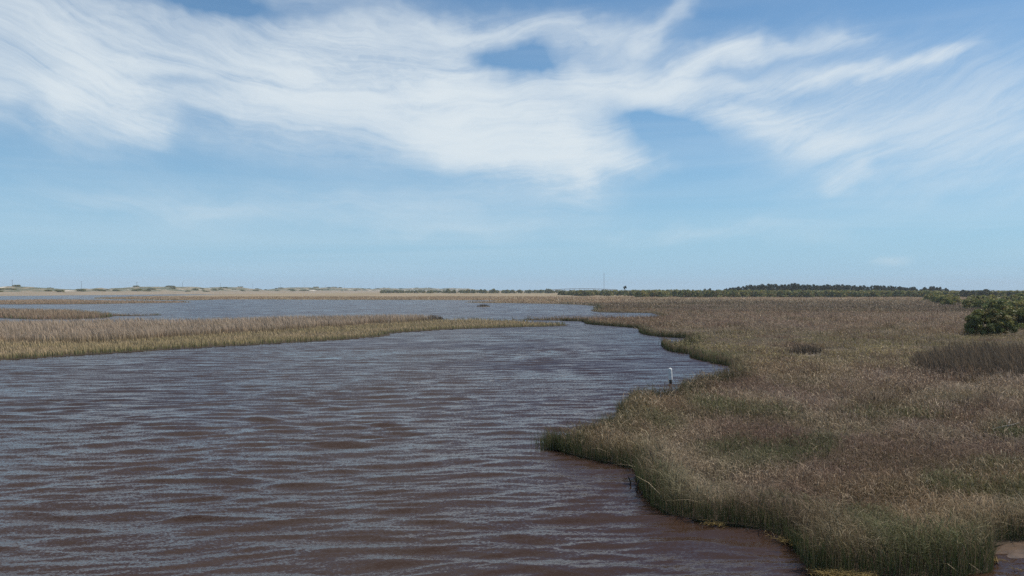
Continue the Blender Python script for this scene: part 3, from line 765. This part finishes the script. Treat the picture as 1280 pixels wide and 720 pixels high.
# ------------------------------------------------------------------ dead stubs at the bank
for k, (px_, py_, hh, ln) in enumerate(((795, 613, .32, .1), (789, 606, .22, -.08), (799, 618, .16, .3))):
    x, y = G(px_, py_); o = MB().tube([(0, 0, -.2), (ln * .3, 0, hh * .5), (ln, .03, hh), (ln * 1.3, .05, hh + .06)], [.028, .024, .020, .008], 7).build('dead_stub', M_TIMBER, None, (x, y, 0))
    tag(o, 'dark broken stub standing in water beside the near bank', 'stub', 'broken stubs by the bank')
# bleached driftwood in the grass
x, y = G(1258, 536, .4); o = MB().tube([(-.55, .0, -.12), (-.2, .05, -.05), (.25, .02, .04), (.62, .1, .14)], [.02, .03, .026, .01], 8).tube([(.1, .03, .09), (.3, .2, .26)], [.025, .008], 6).build('driftwood', M_DRIFT, None, (x, y, .52))
tag(o, 'bleached forked driftwood branch lying on the brown grass', 'driftwood')

# ------------------------------------------------------------------ white bird on the island shore
x, y = G(148.5, 394.8)
bd = empty('white_bird', (x, y, .02)); tag(bd, 'small white bird at the waterline of the low green island', 'bird')
MB().tube([(-.30, 0, .42), (-.16, 0, .40), (0, 0, .42), (.13, 0, .47), (.20, 0, .58), (.19, 0, .72), (.22, 0, .80), (.29, 0, .81), (.33, 0, .80)], [.012, .07, .11, .085, .04, .03, .036, .035, .012], 10).build('body', M_WHITE, bd)
MB().tube([(.32, 0, .80), (.45, 0, .785)], [.014, .003], 6).build('beak', plain('yellow_beak', (.5, .3, .04)), bd)
for sy in (-.035, .035): MB().tube([(0, sy, -.02), (.02, sy, .18), (0, sy, .36)], [.010, .009, .012], 6).build('leg', M_TIMBER, bd)

# ------------------------------------------------------------------ power line behind the dunes
PH = 18.0
pm = MB().tube([(0, 0, -2), (0, 0, PH)], [.26, .18], 8).mesh('pole', M_POLE)
am = MB().box((0, 0, PH - 1.2), (2.6, .14, .16)).mesh('crossarm', M_POLE)
im = MB().tube([(0, 0, 0), (0, 0, .55)], [.08, .05], 6).mesh('insulator', M_STEEL)
npole = 13; tops = []
for k in range(npole):
    x = DL0[0] + 24.3 * k; y = DL0[1] + 141.0 * k
    o = empty('utility_pole', (x, y, dune_h(np.array([143. * k]), np.array([0.]))[0] - .1)); o.location.z = min(o.location.z, 3.0); tops.append(o.location.copy())
    tag(o, 'thin tall utility pole rising behind the dunes', 'utility pole', 'utility poles along the dunes')
    obj('pole', pm, o); obj('crossarm', am, o)
    for q in (-1.2, 0, 1.2): obj('insulator', im, o, (q, 0, PH - 1.05))

# ------------------------------------------------------------------ guyed mast
d = 2600.0; mh = EYE + (HY - 340) * d / F
o = empty('radio_mast', ((755 - CX) / F * d, d, 0)); tag(o, 'tall slender lattice mast beyond the low bridge', 'mast')
legs = [(.75 * math.cos(a), .75 * math.sin(a)) for a in (.5, .5 + 2.094, .5 + 4.189)]
for lx, ly in legs: MB().tube([(lx, ly, 0), (lx, ly, mh)], [.17, .15], 6).build('leg', M_STEEL, o)
br = MB()
for k in range(int(mh / 2)):
    for q in range(3):
        a, b = legs[q], legs[(q + 1) % 3]; br.tube([(*a, 2 * k), (*b, 2 * k + 2)], [.07, .07], 4, False)
tag(br.build('lattice_bracing', M_STEEL, o), kind='stuff')
for q in range(3):
    a = .5 + q * 2.094
    for hz in (.5, .95): MB().tube([(.7 * math.cos(a), .7 * math.sin(a), mh * hz), (30 * math.cos(a), 30 * math.sin(a), .2)], [.03, .03], 4, False).build('guy_wire', M_STEEL, o)

# ------------------------------------------------------------------ low bridge far away
d = 3000.0; bx0, bx1 = (688 - CX) / F * d, (772 - CX) / F * d; L = bx1 - bx0
o = empty('road_bridge', ((bx0 + bx1) / 2, d, 0)); tag(o, 'long low concrete bridge on piers far across the marsh', 'bridge')
def deck_z(t): return 6.0 + 4.6 * (1 - (2 * t - 1) ** 2)
N = 14
dk, rl = MB(), MB()
for k in range(N):
    t0, t1 = k / N, (k + 1) / N; z0, z1 = deck_z(t0), deck_z(t1)
    for mb_, off, th, yy, dep in ((dk, 0, 1.5, 0, 9), (rl, 1.3, .9, -4.4, .3)):
        b = len(mb_.v); xa, xb = -L / 2 + L * t0, -L / 2 + L * t1
        mb_.v += [(xx, yy + sy * dep / 2, zz + off + sz * th / 2) for (xx, zz) in ((xa, z0), (xb, z1)) for sy in (-1, 1) for sz in (-1, 1)]
        for f in ((0, 1, 3, 2), (4, 6, 7, 5), (0, 4, 5, 1), (2, 3, 7, 6), (0, 2, 6, 4), (1, 5, 7, 3)): mb_.f.append([b + i for i in f])
dk.build('deck', M_STEEL, o); rl.build('parapet', M_CONC, o)
for k in range(1, N):
    z = deck_z(k / N) - .8
    pr = MB().box((-L / 2 + L * k / N, 0, z - .4), (1.6, 8.0, .8)); pr.box((-L / 2 + L * k / N, -2.4, (z - .8) / 2), (1.2, 1.2, z - .8)); pr.box((-L / 2 + L * k / N, 2.4, (z - .8) / 2), (1.2, 1.2, z - .8))
    pr.build('pier', M_CONC, o)

# ------------------------------------------------------------------ sea air: a thin even haze from the camera to beyond the farthest things
hz = MB().box((0, 2900, 41.5), (13600, 9000, 87)).mesh('haze', None)
m = bpy.data.materials.new('thin_sea_haze'); m.use_nodes = True; nt = m.node_tree
nt.nodes.remove(nt.nodes['Principled BSDF'])
pv = nt.nodes.new('ShaderNodeVolumePrincipled'); pv.inputs['Color'].default_value = (.80, .90, 1.0, 1); pv.inputs['Density'].default_value = 0.00011
nt.links.new(pv.outputs[0], nt.nodes['Material Output'].inputs['Volume']); hz.materials.append(m)
tag(obj('haze', hz), 'thin pale haze over the marsh', 'haze', kind='stuff')
